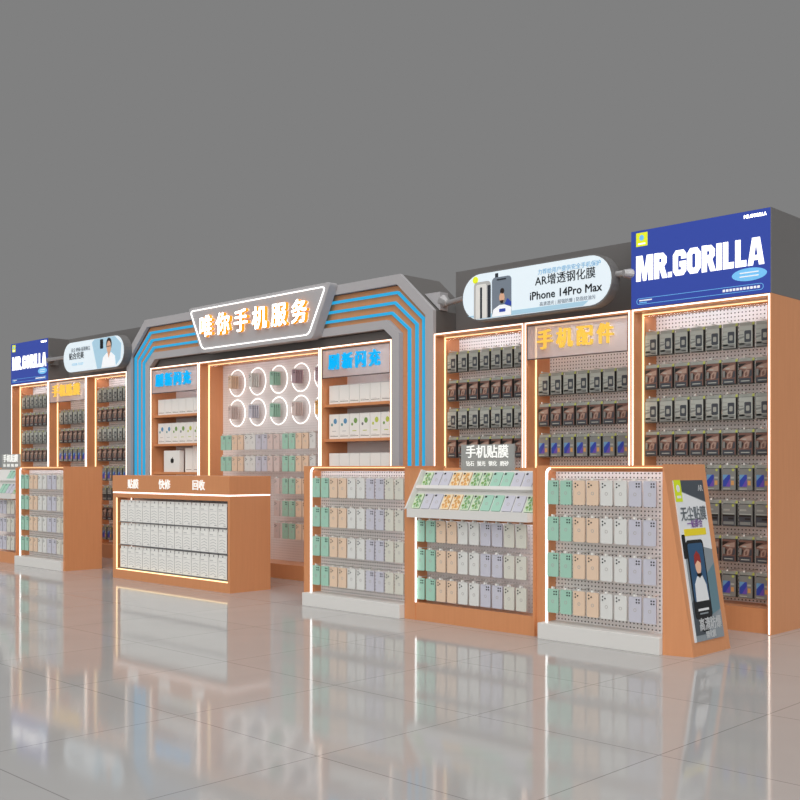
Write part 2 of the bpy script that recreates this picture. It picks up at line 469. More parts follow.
KIND = ['grey', 'brown', 'grey', 'brown', 'blue', 'cable', 'brown', 'blue']
KIND_B = {1: 'grey', 2: 'brown', 3: 'blue'}
DESC = {'grey': 'grey blister pack with dark square', 'brown': 'brown and black blister pack', 'blue': 'blue-pictured blister pack', 'cable': 'grey banded cable pack'}
def keep(key, r, c):
    # the low stands and the counter hide these spots completely
    if key == 'C' and r >= 4: return c >= (4 if r == 7 else 3)
    if key == 'A2' and r >= 4: return 1 <= c <= (6 if r == 4 else 3)
    return True
protos = {}
for key, (x0, x1, lab) in BAYS.items():
    rows, cols, c0 = FILL[key]
    spots = [(r, c) for r in rows for c in range(cols) if keep(key, r, c)]
    bay(x0, x1, lab, spots, c0, PITCH)
    for ri, r in enumerate(rows):
        k = KIND_B[r] if key in ('B', 'B2') else KIND[r]
        for c in range(cols):
            if not keep(key, r, c): continue
            place = ORD[c] + ' across'
            if key == 'C' and r >= 4: place = ORD[7 - c] + ' from right'
            if key == 'A2' and r >= 4: place = ORD[c - 1] + ' visible'
            label = '%s, %s, %s row, %s' % (DESC[k], place, ROWN[ri], SHORT[key])
            loc = (c0 + PITCH * c, 6.58, ROW[r] - 0.170)
            if k not in protos:
                p = pack_proto(k); p.location = loc; p['label'] = label
                p['group'] = 'blister packs hanging in the tall bays'; protos[k] = p
            else:
                dup(protos[k], loc, label, 'blister packs hanging in the tall bays')

# dark header boards over the bays
for x0, x1, lab in ((-5.93, -4.034, 'charcoal header board behind the pill sign right of the arch'),
                    (-12.628, -10.738, 'charcoal header board behind the pill sign left of the arch')):
    tag(MB().box(x0, x1, 6.73, 6.95, TOP, HEAD, 'dark').build('header_board'), lab, 'header board')

# ------------------------------------------------------------------ glass signs with letters
def glass_sign(x0, x1, z0, z1, text, kind, label, size, y=6.452):
    t = thing('glass_letter_sign', ((x0 + x1) / 2, y, z0), label, 'sign', 'glass name panels in the bays')
    MB().box(x0, x1, y, y + 0.006, z0, z1, 'acrylic').build('glass_panel', t)
    MB().stroke([(x0, z0), (x1, z0), (x1, z1), (x0, z1)], 0.008, y - 0.001, y + 0.007, 'edge', True).build('panel_edge', t)
    n = len(text); w = (x1 - x0)
    step = w * 0.80 / n
    for i, ch in enumerate(text):
        cx = (x0 + x1) / 2 + (i - (n - 1) / 2) * step
        b = MB(); b.glyphs(ch, cx, (z0 + z1) / 2 + 0.0, size, y - 0.014, 0.024, kind, bold=0.010, sx=.92)
        b.build('letter', t)
    return t
glass_sign(-4.956, -4.060, 1.902, 2.160, '手机配件', 'letter_yellow', 'glass panel with yellow letters 手机配件, in the bay left of the right blue sign box', 0.158)
glass_sign(-12.600, -11.702, 1.902, 2.160, '手机贴膜', 'letter_yellow', 'glass panel with yellow letters 手机贴膜, in the far-left group of bays', 0.158)

# ------------------------------------------------------------------ blue sign boxes
def block_word(b, xs, width, zb, h, ya, yb, k='letter_white'):
    # heavy condensed capitals M R . G O R I L L A drawn as solid shapes on a unit-height grid
    s = .30
    def st(P, w=s, closed=False): return ('s', P, w, closed)
    G = {'M': (.98, [('p', [(0, 0), (.27, 0), (.27, .62), (.40, 0), (.58, 0), (.71, .62), (.71, 0), (.98, 0), (.98, 1), (.62, 1), (.49, .45), (.36, 1), (0, 1)])]),
         'R': (.70, [('p', [(0, 0), (.27, 0), (.27, 1), (0, 1)]), st([(.26, .88), (.44, .88), (.55, .78), (.55, .62), (.44, .52), (.26, .52)], .24), ('p', [(.28, .42), (.46, 0), (.74, 0), (.56, .44)])]),
         '.': (.22, [('p', [(0, 0), (.22, 0), (.22, .2), (0, .2)])]),
         'G': (.70, [st([(.58, .64), (.58, .80), (.50, .88), (.22, .88), (.13, .78), (.13, .22), (.22, .12), (.50, .12), (.58, .20), (.58, .45), (.36, .45)], .24)]),
         'O': (.72, [st([(.24, .12), (.48, .12), (.59, .24), (.59, .76), (.48, .88), (.24, .88), (.13, .76), (.13, .24)], .24, True)]),
         'I': (.27, [('p', [(0, 0), (.27, 0), (.27, 1), (0, 1)])]),
         'L': (.56, [('p', [(0, 0), (.56, 0), (.56, .23), (.27, .23), (.27, 1), (0, 1)])]),
         'A': (.82, [('p', [(0, 0), (.26, 0), (.41, .78), (.56, 0), (.82, 0), (.60, 1), (.22, 1)]), ('p', [(.24, .18), (.58, .18), (.58, .36), (.24, .36)])])}
    word = 'MR.GORILLA'; gap = .07
    tot = sum(G[c][0] for c in word) + gap * (len(word) - 1)
    f = width / tot; x = xs
    for c in word:
        for it in G[c][1]:
            if it[0] == 'p': b.prism([(x + p[0] * f, zb + p[1] * h) for p in it[1]], ya, yb, k)
            else: b.stroke([(x + p[0] * f, zb + p[1] * h) for p in it[1]], it[2] * (f + h) / 2, ya, yb, k, it[3])
        x += (G[c][0] + gap) * f
def blue_box(x0, x1, label):
    t = thing('sign_box', ((x0 + x1) / 2, 6.7, TOP), label, 'sign box', 'blue sign boxes over the end bays')
    MB().box(x0, x1, Y0, 6.95, TOP, HEAD, 'dark').build('housing', t, bevel=0.003)
    y = Y0 - 0.006
    MB().box(x0 + 0.004, x1 - 0.004, y, Y0, TOP + 0.004, HEAD - 0.004, 'blue').build('printed_face', t)
    cx, W = (x0 + x1) / 2, x1 - x0
    d = 0.002
    b = MB(); b.box(x0 + .045, x0 + .135, y - d, y, HEAD - .115, HEAD - .02, 'lb_yellow')
    b.disc(x0 + .090, HEAD - .056, .018, .020, y - 2*d, y - d, 'lb_cyan', 14)
    b.box(x0 + .062, x0 + .118, y - 2*d, y - d, HEAD - .102, HEAD - .094, 'letter_white')
    b.build('emblem', t)['label'] = 'lime square emblem with a blue dot'
    b = MB(); block_word(b, x0 + .045, W * .915, TOP + .190, .178, y - .002, y)
    b.build('lettering', t)
    b = MB(); b.glyphs('MR.GORILLA', x1 - .105, HEAD - .04, .030, y - .001, .002, 'letter_white', bold=.03, sx=.9)
    b.build('small_lettering', t)
    b = MB(); b.disc(x1 - .145, TOP + .135, .120, .042, y - d, y, 'lb_cyan', 28)
    for q in (-.012, .012): b.box(x1 - .21, x1 - .08, y - 2*d, y - d, TOP + .132 + q, TOP + .139 + q, 'lb_white')
    b.build('badge', t)['label'] = 'light blue oval badge'
    b = MB(); b.stroke(rrect(x0 + .05, x1 - .05, TOP + .028, TOP + .068, .018, 4), .003, y - d, y, 'lb_cyan', True)
    b.box(x0 + .07, x0 + .17, y - d, y, TOP + .050, TOP + .058, 'lb_white'); b.box(x0 + .07, x0 + .13, y - d, y, TOP + .036, TOP + .042, 'lb_cyan')
    for i in range(11): b.box(x1 - .33 + i * .024, x1 - .313 + i * .024, y - d, y, TOP + .040, TOP + .056, 'lb_white')
    b.build('caption_frame', t)
    return t
blue_box(-4.032, -3.002, 'blue sign box reading MR.GORILLA above the rightmost bay, nearest the viewer')
blue_box(-13.670, -12.630, 'small-looking blue sign box reading MR.GORILLA above the leftmost bay, farthest away')

# ------------------------------------------------------------------ arch
AX0, AX1 = -10.738, -5.930
def arch_line(inset, dz=None):
    dz = inset if dz is None else dz
    ch = 0.390; cz = 0.350
    k = 0.59
    a = AX0 + inset; b = AX1 - inset; top = HEAD - dz
    c1 = ch - k * inset; c2 = cz - k * dz
    return [(a, 0), (a, top - c2), (a + c1, top), (b - c1, top), (b, top - c2), (b, 0)]
arch = thing('portal_arch', (-8.334, 6.7, 0), 'grey portal arch with orange inlay and three blue neon lines in the centre', 'arch')
MB().band(arch_line(0), arch_line(.092, .085), Y0 - .005, Y0 + .03, 'rim').build('outer_rim', arch)
MB().band(arch_line(.002), arch_line(.091, .084), Y0 + .03, 6.95, 'arch_body').build('outer_side', arch)
MB().band(arch_line(.094, .087), arch_line(.398, .378), Y0 + .045, 6.93, 'wood').build('orange_inlay', arch)
MB().band(arch_line(.400, .380), arch_line(.487, .457), Y0 - .005, Y0 + .05, 'rim').build('inner_rim', arch)
MB().band(arch_line(.402, .382), arch_line(.485, .455), Y0 + .05, 6.95, 'arch_body').build('inner_side', arch)
for q in ((.140, .149), (.222, .235), (.310, .320)):
    p = arch_line(*q)
    p[0] = (p[0][0], .01); p[-1] = (p[-1][0], .01)
    MB().stroke(p, .022, Y0 + .020, Y0 + .0449, 'neon').build('neon_line', arch)
MB().box(AX0 + .489, AX1 - .489, 6.53, 6.95, TOP + .002, HEAD - .459, 'dark').build('fascia_panel', arch)

# main sign
ms = thing('main_sign', (-8.225, 6.40, 2.26), 'grey trapezoid sign with lit letters 唯你手机服务 on the arch', 'sign')
TR = [(-9.35, 2.75), (-9.115, 2.262), (-7.352, 2.262), (-7.098, 2.757)]
def round_poly(P, r, n=5):
    out = []
    for i in range(len(P)):
        a, p, b = Vector(P[i-1]), Vector(P[i]), Vector(P[(i+1) % len(P)])
        q0 = p + (a - p).normalized() * r; q1 = p + (b - p).normalized() * r
        out += [tuple((1-t)**2 * q0 + 2*t*(1-t) * p + t*t * q1) for t in [k / n for k in range(n + 1)]]
    return out
MB().prism(round_poly(TR, .05), 6.345, Y0 - .006, 'rim').build('sign_board', ms, bevel=.004)
IN = [(-9.304, 2.714), (-9.088, 2.303), (-7.400, 2.303), (-7.168, 2.720)]
MB().stroke(round_poly(IN, .05), .0085, 6.337, 6.345, 'led_white', True).build('led_outline', ms)
for i, ch in enumerate('唯你手机服务'):
    b = MB(); b.glyphs(ch, -8.975 + i * .296, 2.510, .235, 6.322, .040, 'letter_white', 'letter_amber', bold=.020)
    b.build('channel_letter', ms)

# ------------------------------------------------------------------ bays inside the arch
SX = [(-10.243, -9.310), (-9.308, -7.364), (-7.362, -6.420)]
def rim_leds(t, x0, x1, z0=0.005):
    e = .004
    for a in (x0 + .008, x1 - .008 - LEDW):
        MB().box(a, a + LEDW, Y0 - e, Y0 + .001, z0, TOP - .004, 'led').build('led_strip', t)
    MB().box(x0 + .008 + LEDW, x1 - .008 - LEDW, Y0 - e, Y0 + .001, TOP - .004 - LEDW, TOP - .004, 'led').build('led_strip', t)

def side_bay(x0, x1, label):
    t = thing('shelf_bay', ((x0 + x1) / 2, 6.7, 0), label, 'display shelf', 'blue-lettered shelf bays in the arch')
    th = .026
    for a, b in ((x0, x0 + th), (x1 - th, x1)): MB().box(a, b, Y0, 6.95, 0, TOP, 'wood').build('side_panel', t)
    MB().box(x0 + th, x1 - th, Y0, 6.95, TOP - th, TOP, 'wood').build('top_panel', t)
    MB().box(x0 + th, x1 - th, 6.77, 6.79, .16, TOP - th, 'board').build('back_panel', t)
    MB().box(x0 + th, x1 - th, Y0 + .02, 6.95, 0, .16, 'wood').build('plinth', t)
    for z in (1.632, 1.312, 1.00, .68, .38):
        MB().box(x0 + th, x1 - th, Y0 + .03, 6.77, z, z + .026, 'wood').build('shelf', t)
    rim_leds(t, x0, x1)
    aim(t, x0 + th, x1 - th, .16, TOP - th, Y0 + .045, .014, 'fill_glow')
    return t
side_bay(*SX[0], 'orange shelf bay of white boxes under blue letters, left side of the arch')
side_bay(*SX[2], 'orange shelf bay of white boxes under blue letters, right side of the arch')
glass_sign(SX[0][0] + .028, SX[0][1] - .028, 1.900, 2.160, '刷新闪充', 'letter_blue', 'glass panel with blue letters 刷新闪充, left side of the arch', .155)
glass_sign(SX[2][0] + .028, SX[2][1] - .028, 1.900, 2.160, '刷新闪充', 'letter_blue', 'glass panel with blue letters 刷新闪充, right side of the arch', .155)

cb = thing('pegboard_bay', ((SX[1][0] + SX[1][1]) / 2, 6.7, 0), 'wide orange bay with light rings and phone cases, middle of the arch', 'display shelf')
x0, x1 = SX[1]; th = .026
for a, b in ((x0, x0 + th), (x1 - th, x1)): MB().box(a, b, Y0, 6.95, 0, TOP, 'wood').build('side_panel', cb)
MB().box(x0 + th, x1 - th, Y0, 6.95, TOP - th, TOP, 'wood').build('top_panel', cb)
MB().box(x0 + th, x1 - th, 6.745, 6.765, .14, TOP - th, 'peg_plain').build('pegboard', cb)
MB().box(x0 + th, x1 - th, Y0 + .0, 6.745, 0, .14, 'wood').build('plinth', cb)
rim_leds(cb, x0, x1)
MB().box(x0 + th, x0 + th + .006, 6.555, 6.569, .14, TOP - th, 'led_warm').build('led_strip', cb)
MB().box(x0 + th + .006, x1 - th, 6.555, 6.569, TOP - th - .006, TOP - th, 'led_warm').build('led_strip', cb)
aim(cb, x0 + th, x1 - th, .14, TOP - th, 6.570, .014, 'fill_glow_low')
RINGX = [-9.004 + .3463 * i for i in range(5)]; RINGZ = [1.966, 1.648]
for z in RINGZ:
    for x in RINGX:
        MB().torus(x, 6.725, z, .139, .0038, 'led_white').build('ring_light', cb, smooth=True)

# ------------------------------------------------------------------ phone cases
CASE_W, CASE_H = .084, .150
LENS = {'mint': 'r4', 'peach': 'l3', 'white': 'l3', 'lavender': 'r4', 'cream': 'l3', 'pinkish': 'l3', 'mauve': 'r4', 'orange': 'l3', 'green': 'r4'}
case_protos = {}
def case_proto(c, w=CASE_W, h=CASE_H):
    t = thing('hanging_phone_case', (0, 0, 0), 'x', 'phone case')
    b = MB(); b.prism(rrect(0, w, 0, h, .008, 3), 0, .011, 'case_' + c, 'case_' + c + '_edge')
    b.stroke([(w/2 + .009*math.cos(a*PI/5), h*.48 + .009*math.sin(a*PI/5)) for a in range(10)], .003, -.0006, 0, 'ring_mark', True)
    b.build('case_back', t)
    b = MB()
    s = .017
    if LENS[c] == 'r4':
        for i in (0, 1):
            for j in (0, 1): b.disc(w - .014 - i*s, h - .016 - j*s, .0050, .0050, -.002, 0, 'lens', 10)
    else:
        for q in ((.016, h - .018), (.016, h - .038), (.033, h - .028)): b.disc(q[0], q[1], .0050, .0050, -.002, 0, 'lens', 10)
    b.build('camera_lenses', t)['label'] = 'dark camera lenses'
    b = MB(); b.prism([(w/2 - .012, h), (w/2 + .012, h), (w/2 + .009, h + .012), (w/2 - .009, h + .012)], .004, .006, 'edge_clear')
    b.build('hang_tab', t)
    return t
def put_case(c, loc, label, group, w=CASE_W, h=CASE_H):
    if (c, w) not in case_protos:
        p = case_proto(c, w, h); p.location = loc; p['label'] = label; p['group'] = group; case_protos[c, w] = p
        return p
    return dup(case_protos[c, w], loc, label, group)

PAIRS = ['mint', 'mint', 'peach', 'peach', 'white', 'white', 'lavender', 'lavender', 'cream', 'cream']
def hooks(t, pts, y_back, y_tip):
    first = None
    for x, z in pts:
        if first is None:
            b = MB().tube((x, y_back, z), (x, y_tip, z), .0025, .0025, 'wire', 6)
            b.box(x - .006, x + .006, y_tip - .003, y_tip, z - .007, z + .007, 'tag')
            first = b.build('peg_hook', t); fx, fz = x, z
        else:
            h = first.copy(); COL.objects.link(h); h.parent = t; h.location = (x - fx, 0, z - fz)

# rows of cases in the middle of the arch
CC = [-8.985, -8.893, -8.790, -8.688, -8.575, -8.489, -8.398, -8.302, -8.211, -8.105, -7.978, -7.876, -7.774, -7.674, -7.567]
CCOL = ['mint', 'mint', 'peach', 'peach', 'white', 'white', 'lavender', 'lavender', 'pinkish', 'pinkish', 'mint', 'mint', 'peach', 'peach', 'white']
CROW = [1.405, 1.187, .969, .751, .533]
hp = []
for r, zt in enumerate(CROW):
    for i, x in enumerate(CC):
        if r >= 2 and not 9 <= i <= 13: continue
        hp.append((x + .042, zt + .010))
        if r < 2: lab = '%s phone case, %s across, %s row below the light rings' % (CCOL[i], (ORD + ['fifteenth'])[i], ['upper', 'lower'][r])
        else: lab = '%s phone case, %s across in gap beside the counter, %s row below the rings' % (CCOL[i], ORD[i - 9], ROWN[r])
        put_case(CCOL[i], (x, 6.50, zt - CASE_H), lab, 'phone cases in the middle of the arch')
hooks(cb, hp, 6.745, 6.495)
for (r, z) in enumerate(RINGZ):
    for i, x in enumerate(RINGX):
        col = [['peach', 'white', 'mint', 'mauve', 'mauve'], ['pinkish', 'lavender', 'mint', 'pinkish', 'orange']][r][i]
        for k in range(4):
            lab = '%s phone case, %s from the front, inside the %s light ring, %s row' % (col, ORD[k], ORD[i], ['upper', 'lower'][r])
            put_case(col, (x + .012, 6.600 + k * .027, z - .064), lab, 'phone cases inside the light rings', .058, .132)
hooks(cb, [(x + .041, z + .076) for z in RINGZ for x in RINGX], 6.745, 6.585)

# ------------------------------------------------------------------ white boxes on the arch shelves
def box_proto(w, d, h, dots):
    t = thing('product_box', (0, 0, 0), 'x', 'box')
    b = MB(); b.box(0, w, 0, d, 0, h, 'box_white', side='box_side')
    b.box(.012, w - .012, -.0006, 0, .022, .027, 'box_ink'); b.box(.012, w * .6, -.0006, 0, .034, .037, 'box_grey')
    if dots:
        b.disc(w * .62, h * .72, .023, .025, -.0006, 0, dots[0], 16); b.disc(w * .28, h * .58, .013, .014, -.0006, 0, dots[1], 12)
        b.box(.04, w * .7, -.0006, 0, h * .3, h * .33, 'box_lime' if dots[0] != 'box_blue' else 'box_grey')
    b.build('carton', t)
    MB().box(.001, w - .001, -.0004, d * .5, h, h + .003, 'box_grey').build('lid_flap', t)
    return t
DOTS = [('box_blue', 'box_teal', 'blue'), ('box_blue', 'box_teal', 'blue'), ('box_green', 'box_green', 'green'), ('box_green', 'box_ink', 'green'), ('box_lime', 'box_lime', 'lime'), ('box_lime', 'box_green', 'lime')]
bp = {}
def put_box(key, args, loc, label, group):
    if key not in bp:
        p = box_proto(*args); p.location = loc; p['label'] = label; p['group'] = group; bp[key] = p
    else: dup(bp[key], loc, label, group)
for side, (x0, x1) in (('left', SX[0]), ('right', SX[2])):
    base = x0 + .050; st = .137
    for i in range(6):
        put_box('plain', (.132, .07, .172, None), (base + i * st, 6.52, 1.6585), 'plain white box, %s across, upper shelf on the %s side of the arch' % (ORD[i], side), 'plain boxes on the arch shelves')
        put_box('d%d' % i, (.132, .07, .226, DOTS[i][:2]), (base + i * st, 6.52, 1.3385), 'white box with %s dots, %s across, middle shelf, %s side of the arch' % (DOTS[i][2], ORD[i], side), 'dotted boxes on the arch shelves')
        if side == 'right':
            put_box('plain3', (.132, .07, .178, None), (base + i * st, 6.52, 1.0265), 'plain white box, %s across, lowest visible shelf, right side of the arch' % ORD[i], 'plain boxes on the arch shelves')
x0 = SX[0][0]
put_box('plain3', None, (x0 + .055, 6.60, 1.0265), 'narrow white box beside the big logo box, lowest shelf, left side of the arch', 'cartons on the lowest left shelf')
t = thing('product_box', (x0 + .35, 6.55, 1.0265), 'big square white box with a black fruit mark, lowest shelf left in the arch', 'box', 'cartons on the lowest left shelf')
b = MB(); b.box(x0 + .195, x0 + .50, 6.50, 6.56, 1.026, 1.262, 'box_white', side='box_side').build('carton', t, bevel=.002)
b = MB(); cx, cz = x0 + .36, 1.150
b.disc(cx - .010, cz, .021, .026, 6.498, 6.50, 'lens', 16); b.disc(cx + .010, cz, .021, .026, 6.4975, 6.4995, 'lens', 16)
b.prism([(cx, cz + .028), (cx + .014, cz + .044), (cx + .010, cz + .028)], 6.498, 6.50, 'lens')
b.build('logo', t)['label'] = 'black fruit-shaped mark'
for i, (w, h) in enumerate(((.14, .262), (.12, .285), (.10, .21))):
    xx = x0 + (.52, .665, .79)[i]
    t = thing('product_box', (xx + w/2, 6.60, 1.0265), ('white box just right of the logo box', 'tallest white box on the lowest left shelf', 'short white box at the right end of the lowest left shelf')[i] + ', inside the arch', 'box', 'cartons on the lowest left shelf')
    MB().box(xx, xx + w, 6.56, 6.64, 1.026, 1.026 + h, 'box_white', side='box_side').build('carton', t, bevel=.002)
    MB().box(xx + .02, xx + w - .02, 6.5595, 6.5605, 1.05, 1.055, 'box_ink').build('print_line', t)

# ------------------------------------------------------------------ low pegboard stands
def low_stand(x0, x1, label, cols, c0, cpitch, short, rows, depth=.44, end=None, left_w=.075):
    yf = 5.36; top = 1.085; base = .10; xe = x1 - (.026 if end is None else 0)
    t = thing('low_pegboard_stand', ((x0 + x1) / 2, 5.58, 0), label, 'display stand')
    MB().box(x0 + .06, x1 - (.026 if end is None else 0), 5.31, yf + depth - .02, 0, base, 'white_base').build('base', t, bevel=.003)
    MB().prism(rrect(x0, x0 + left_w, base if False else 0, top, .03, 4, (0, 0, 0, 0)), yf + .02, yf + depth, 'wood').build('side_panel', t)
    if end is None: MB().box(x1 - .026, x1, 5.335, yf + depth, 0, top, 'wood').build('side_panel', t)
    MB().box(x0 + left_w, xe, yf + .01, yf + depth, top - .022, top, 'wood').build('top_panel', t)
    MB().box(x0 + left_w, xe, yf + .125, yf + .145, base, top - .022, 'peg').build('pegboard', t)
    MB().box(x0 + left_w, xe, yf + depth - .02, yf + depth, base, top - .022, 'wood').build('back_panel', t)
    aim(t, x0 + left_w, xe, base, top - .022, yf + .040, .016, 'fill_glow_low')
    xl = x0 + left_w + .010
    r = .035; P = [(xl, base)] + [(xl + r - r*math.cos(a*PI/12), top - .016 - r + r*math.sin(a*PI/12)) for a in range(7)]
    MB().stroke(P, .012, yf + .008, yf + .0199, 'led_white').build('led_strip', t)
    MB().stroke([(xl + r, top - .0125), (xe - .004, top - .0125)], .0035, yf + .004, yf + .0099, 'led_warm').build('led_strip', t)
    pts = []
    for r_, zt in enumerate(rows):
        for i in range(cols):
            x = c0 + cpitch * i
            pts.append((x + .042, zt + .008))
            put_case(PAIRS[i], (x, yf + .005, zt - CASE_H), '%s phone case, %s across, %s row of %s' % (PAIRS[i], ORD[i], ROWN[r_], short), 'phone cases on the low stands')
    hooks(t, pts, yf + .125, yf + .001)
    return t
SROW = [.993, .766, .540, .314]
low_stand(-6.335, -5.212, 'low orange pegboard stand with white base, between the counter and the tray stand', 10, -6.214, .1005, 'the middle pegboard stand', SROW, left_w=.085, end=False)
d2 = low_stand(-4.058, -3.136, 'low orange pegboard stand with a slanting poster on its end', 8, -3.962, .0985, 'the poster-ended stand', SROW, end=True)
low_stand(-11.242, -10.098, 'low orange pegboard stand with white base at the far left', 10, -11.150, .1035, 'the far-left stand', SROW, depth=.405, left_w=.06)

# slanting poster end on the right-hand stand
ya, yb = 5.345, 5.825
sl = MB(); sl.v += [(-3.135, ya, 0), (-2.963, ya + .045, 0), (-3.131, ya, 1.092), (-3.135, ya, 1.092), (-3.135, yb, 0), (-2.963, yb, 0), (-3.131, yb, 1.092), (-3.135, yb, 1.092)]
wi = sl.mi('wood')
sl.f += [[0, 1, 2, 3], [5, 4, 7, 6], [1, 5, 6, 2], [4, 0, 3, 7], [3, 2, 6, 7], [4, 5, 1, 0]]; sl.m += [wi] * 6
wedge = sl.build('poster_wedge', d2)
A = Vector((-2.963, ya + .045, 0)); Bv = Vector((-2.963, yb, 0)); Cv = Vector((-3.131, ya + .045, 1.092))
nrm = (Bv - A).cross(Cv - A).normalized()
ex = (Bv - A).normalized(); ez = nrm.cross(ex).normalized(); 
mtx = Matrix(((ex.x, -nrm.x, ez.x, A.x), (ex.y, -nrm.y, ez.y, A.y), (ex.z, -nrm.z, ez.z, A.z), (0, 0, 0, 1)))
PW, PH = .485, 1.105       # slope size
def on_slope(b):
    b.v = [(.030 + (p[0] - .055) * .85, p[1], p[2] - .006) for p in b.v]
    return b.xform(mtx)
x0, x1, z0, z1 = .055, .455, .085, 1.015
b = MB(); b.box(x0, x1, -.006, -.0008, z0, z1, 'post_grey', side='post_white')
e = lambda n: (-.006 - .0008 * n, -.006)
b.box(x0, x0 + .022, *e(1), z0, z1, 'post_white')
b.prism([(x0 + .022, .96), (x1, .88), (x1, .60), (x0 + .022, .66)], *e(1), 'post_white')
b.prism([(x0 + .20, .42), (x1, .52), (x1, .25), (x0 + .18, .2)], *e(1), 'post_teal')
b.prism([(x0 + .022, .30), (x0 + .16, .42), (x0 + .2, .12), (x0 + .022, .12)], *e(1), 'post_dark')
b.prism([(x0 + .10, z0), (x1, .24), (x1, z0)], *e(2), 'post_grey')
b.prism([(x0 + .022, .965), (x0 + .022, z1), (x1, z1), (x1, .885)], *e(1), 'post_dark')
on_slope(b).build('poster', wedge)
b = MB(); b.box(x0, x0 + .088, *e(3), z1 - .125, z1 + .002, 'lime'); b.disc(x0 + .045, z1 - .048, .022, .022, *e(4), 'post_white', 12)
b.box(x0 + .02, x0 + .07, *e(4), z1 - .105, z1 - .09, 'post_white')
on_slope(b).build('poster_sticker', wedge)['label'] = 'lime square sticker'
b = MB()
b.prism(rrect(.060, .105, .56, .70, .01, 3), *e(2), 'screen_black')
b.prism(rrect(.105, .335, .21, .665, .028, 4), *e(3), 'screen_black')
b.prism(rrect(.120, .320, .31, .645, .018, 4), *e(4), 'screen_blue')
b.disc(.225, .515, .038, .052, *e(5), 'skin', 16)
b.prism([(.180, .52), (.186, .575), (.225, .600), (.262, .575), (.268, .525), (.225, .545)], *e(6), 'red')
b.prism([(.140, .31), (.150, .41), (.195, .455), (.225, .445), (.262, .455), (.300, .40), (.310, .31)], *e(5), 'post_white')
b.prism([(.190, .47), (.226, .44), (.262, .47), (.245, .452), (.226, .47), (.205, .452)], *e(6), 'hair')
b.box(.150, .290, *e(5), .255, .268, 'post_white'); b.box(.165, .275, *e(5), .235, .243, 'post_grey')
b.prism(rrect(.175, .265, .135, .215, .01, 3), *e(3), 'screen_black')
on_slope(b).build('phone_picture', wedge)
b = MB(); b.box(.105, .400, *e(3), .690, .730, 'post_yellow'); on_slope(b).build('yellow_bar', wedge)
def poster_text(txt, x, z, size, col, bold):
    b = MB(); b.glyphs(txt, x, z, size, -.0095, .001, col, bold=bold); on_slope(b).build('poster_lettering', wedge)
poster_text('无尘贴膜', .262, .812, .088, 'post_grey', .02)
poster_text('一贴即合', .262, .756, .052, 'post_violet', .02)
poster_text('AR', .400, .965, .05, 'post_white', .02)
poster_text('高清防爆', .285, .172, .076, 'post_white', .02)
poster_text('钢化膜', .275, .112, .046, 'post_white', .02)

# ------------------------------------------------------------------ tray stands (slanting tray over a pegboard)
TCOL = ['green', 'lavender', 'lavender', 'orange', 'orange', 'green', 'green', 'mint', 'mint', 'lavender', 'lavender', 'green']
tray_protos = {}
for c in ('green', 'orange', 'lavender', 'mint'):
    pass
def tray_case_proto(c):
    t = thing('film_pack', (0, 0, 0), 'x', 'film pack')
    w, h = .077, .118
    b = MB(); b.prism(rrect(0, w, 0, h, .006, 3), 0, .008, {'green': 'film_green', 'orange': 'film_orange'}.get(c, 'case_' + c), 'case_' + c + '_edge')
    if c in ('green', 'orange'):
        rnd = random.Random(3)
        for i in range(26):
            b.disc(.010 + rnd.random() * (w - .02), .012 + rnd.random() * (h - .024), .008, .009, -.0004 - .0001 * i, 0, ['case_' + c, 'box_green' if c == 'green' else 'bp_orange', 'case_' + c + '_edge'][i % 3], 8)
    else:
        b.stroke([(w/2 + .010*math.cos(a*PI/5), h*.45 + .010*math.sin(a*PI/5)) for a in range(10)], .003, -.0006, 0, 'ring_mark', True)
    b.build('pack_front', t)
    MB().box(.004, .020, -.0015, 0, h - .020, h - .008, 'lens').build('lens_mark', t)['label'] = 'dark lens mark'
    return t

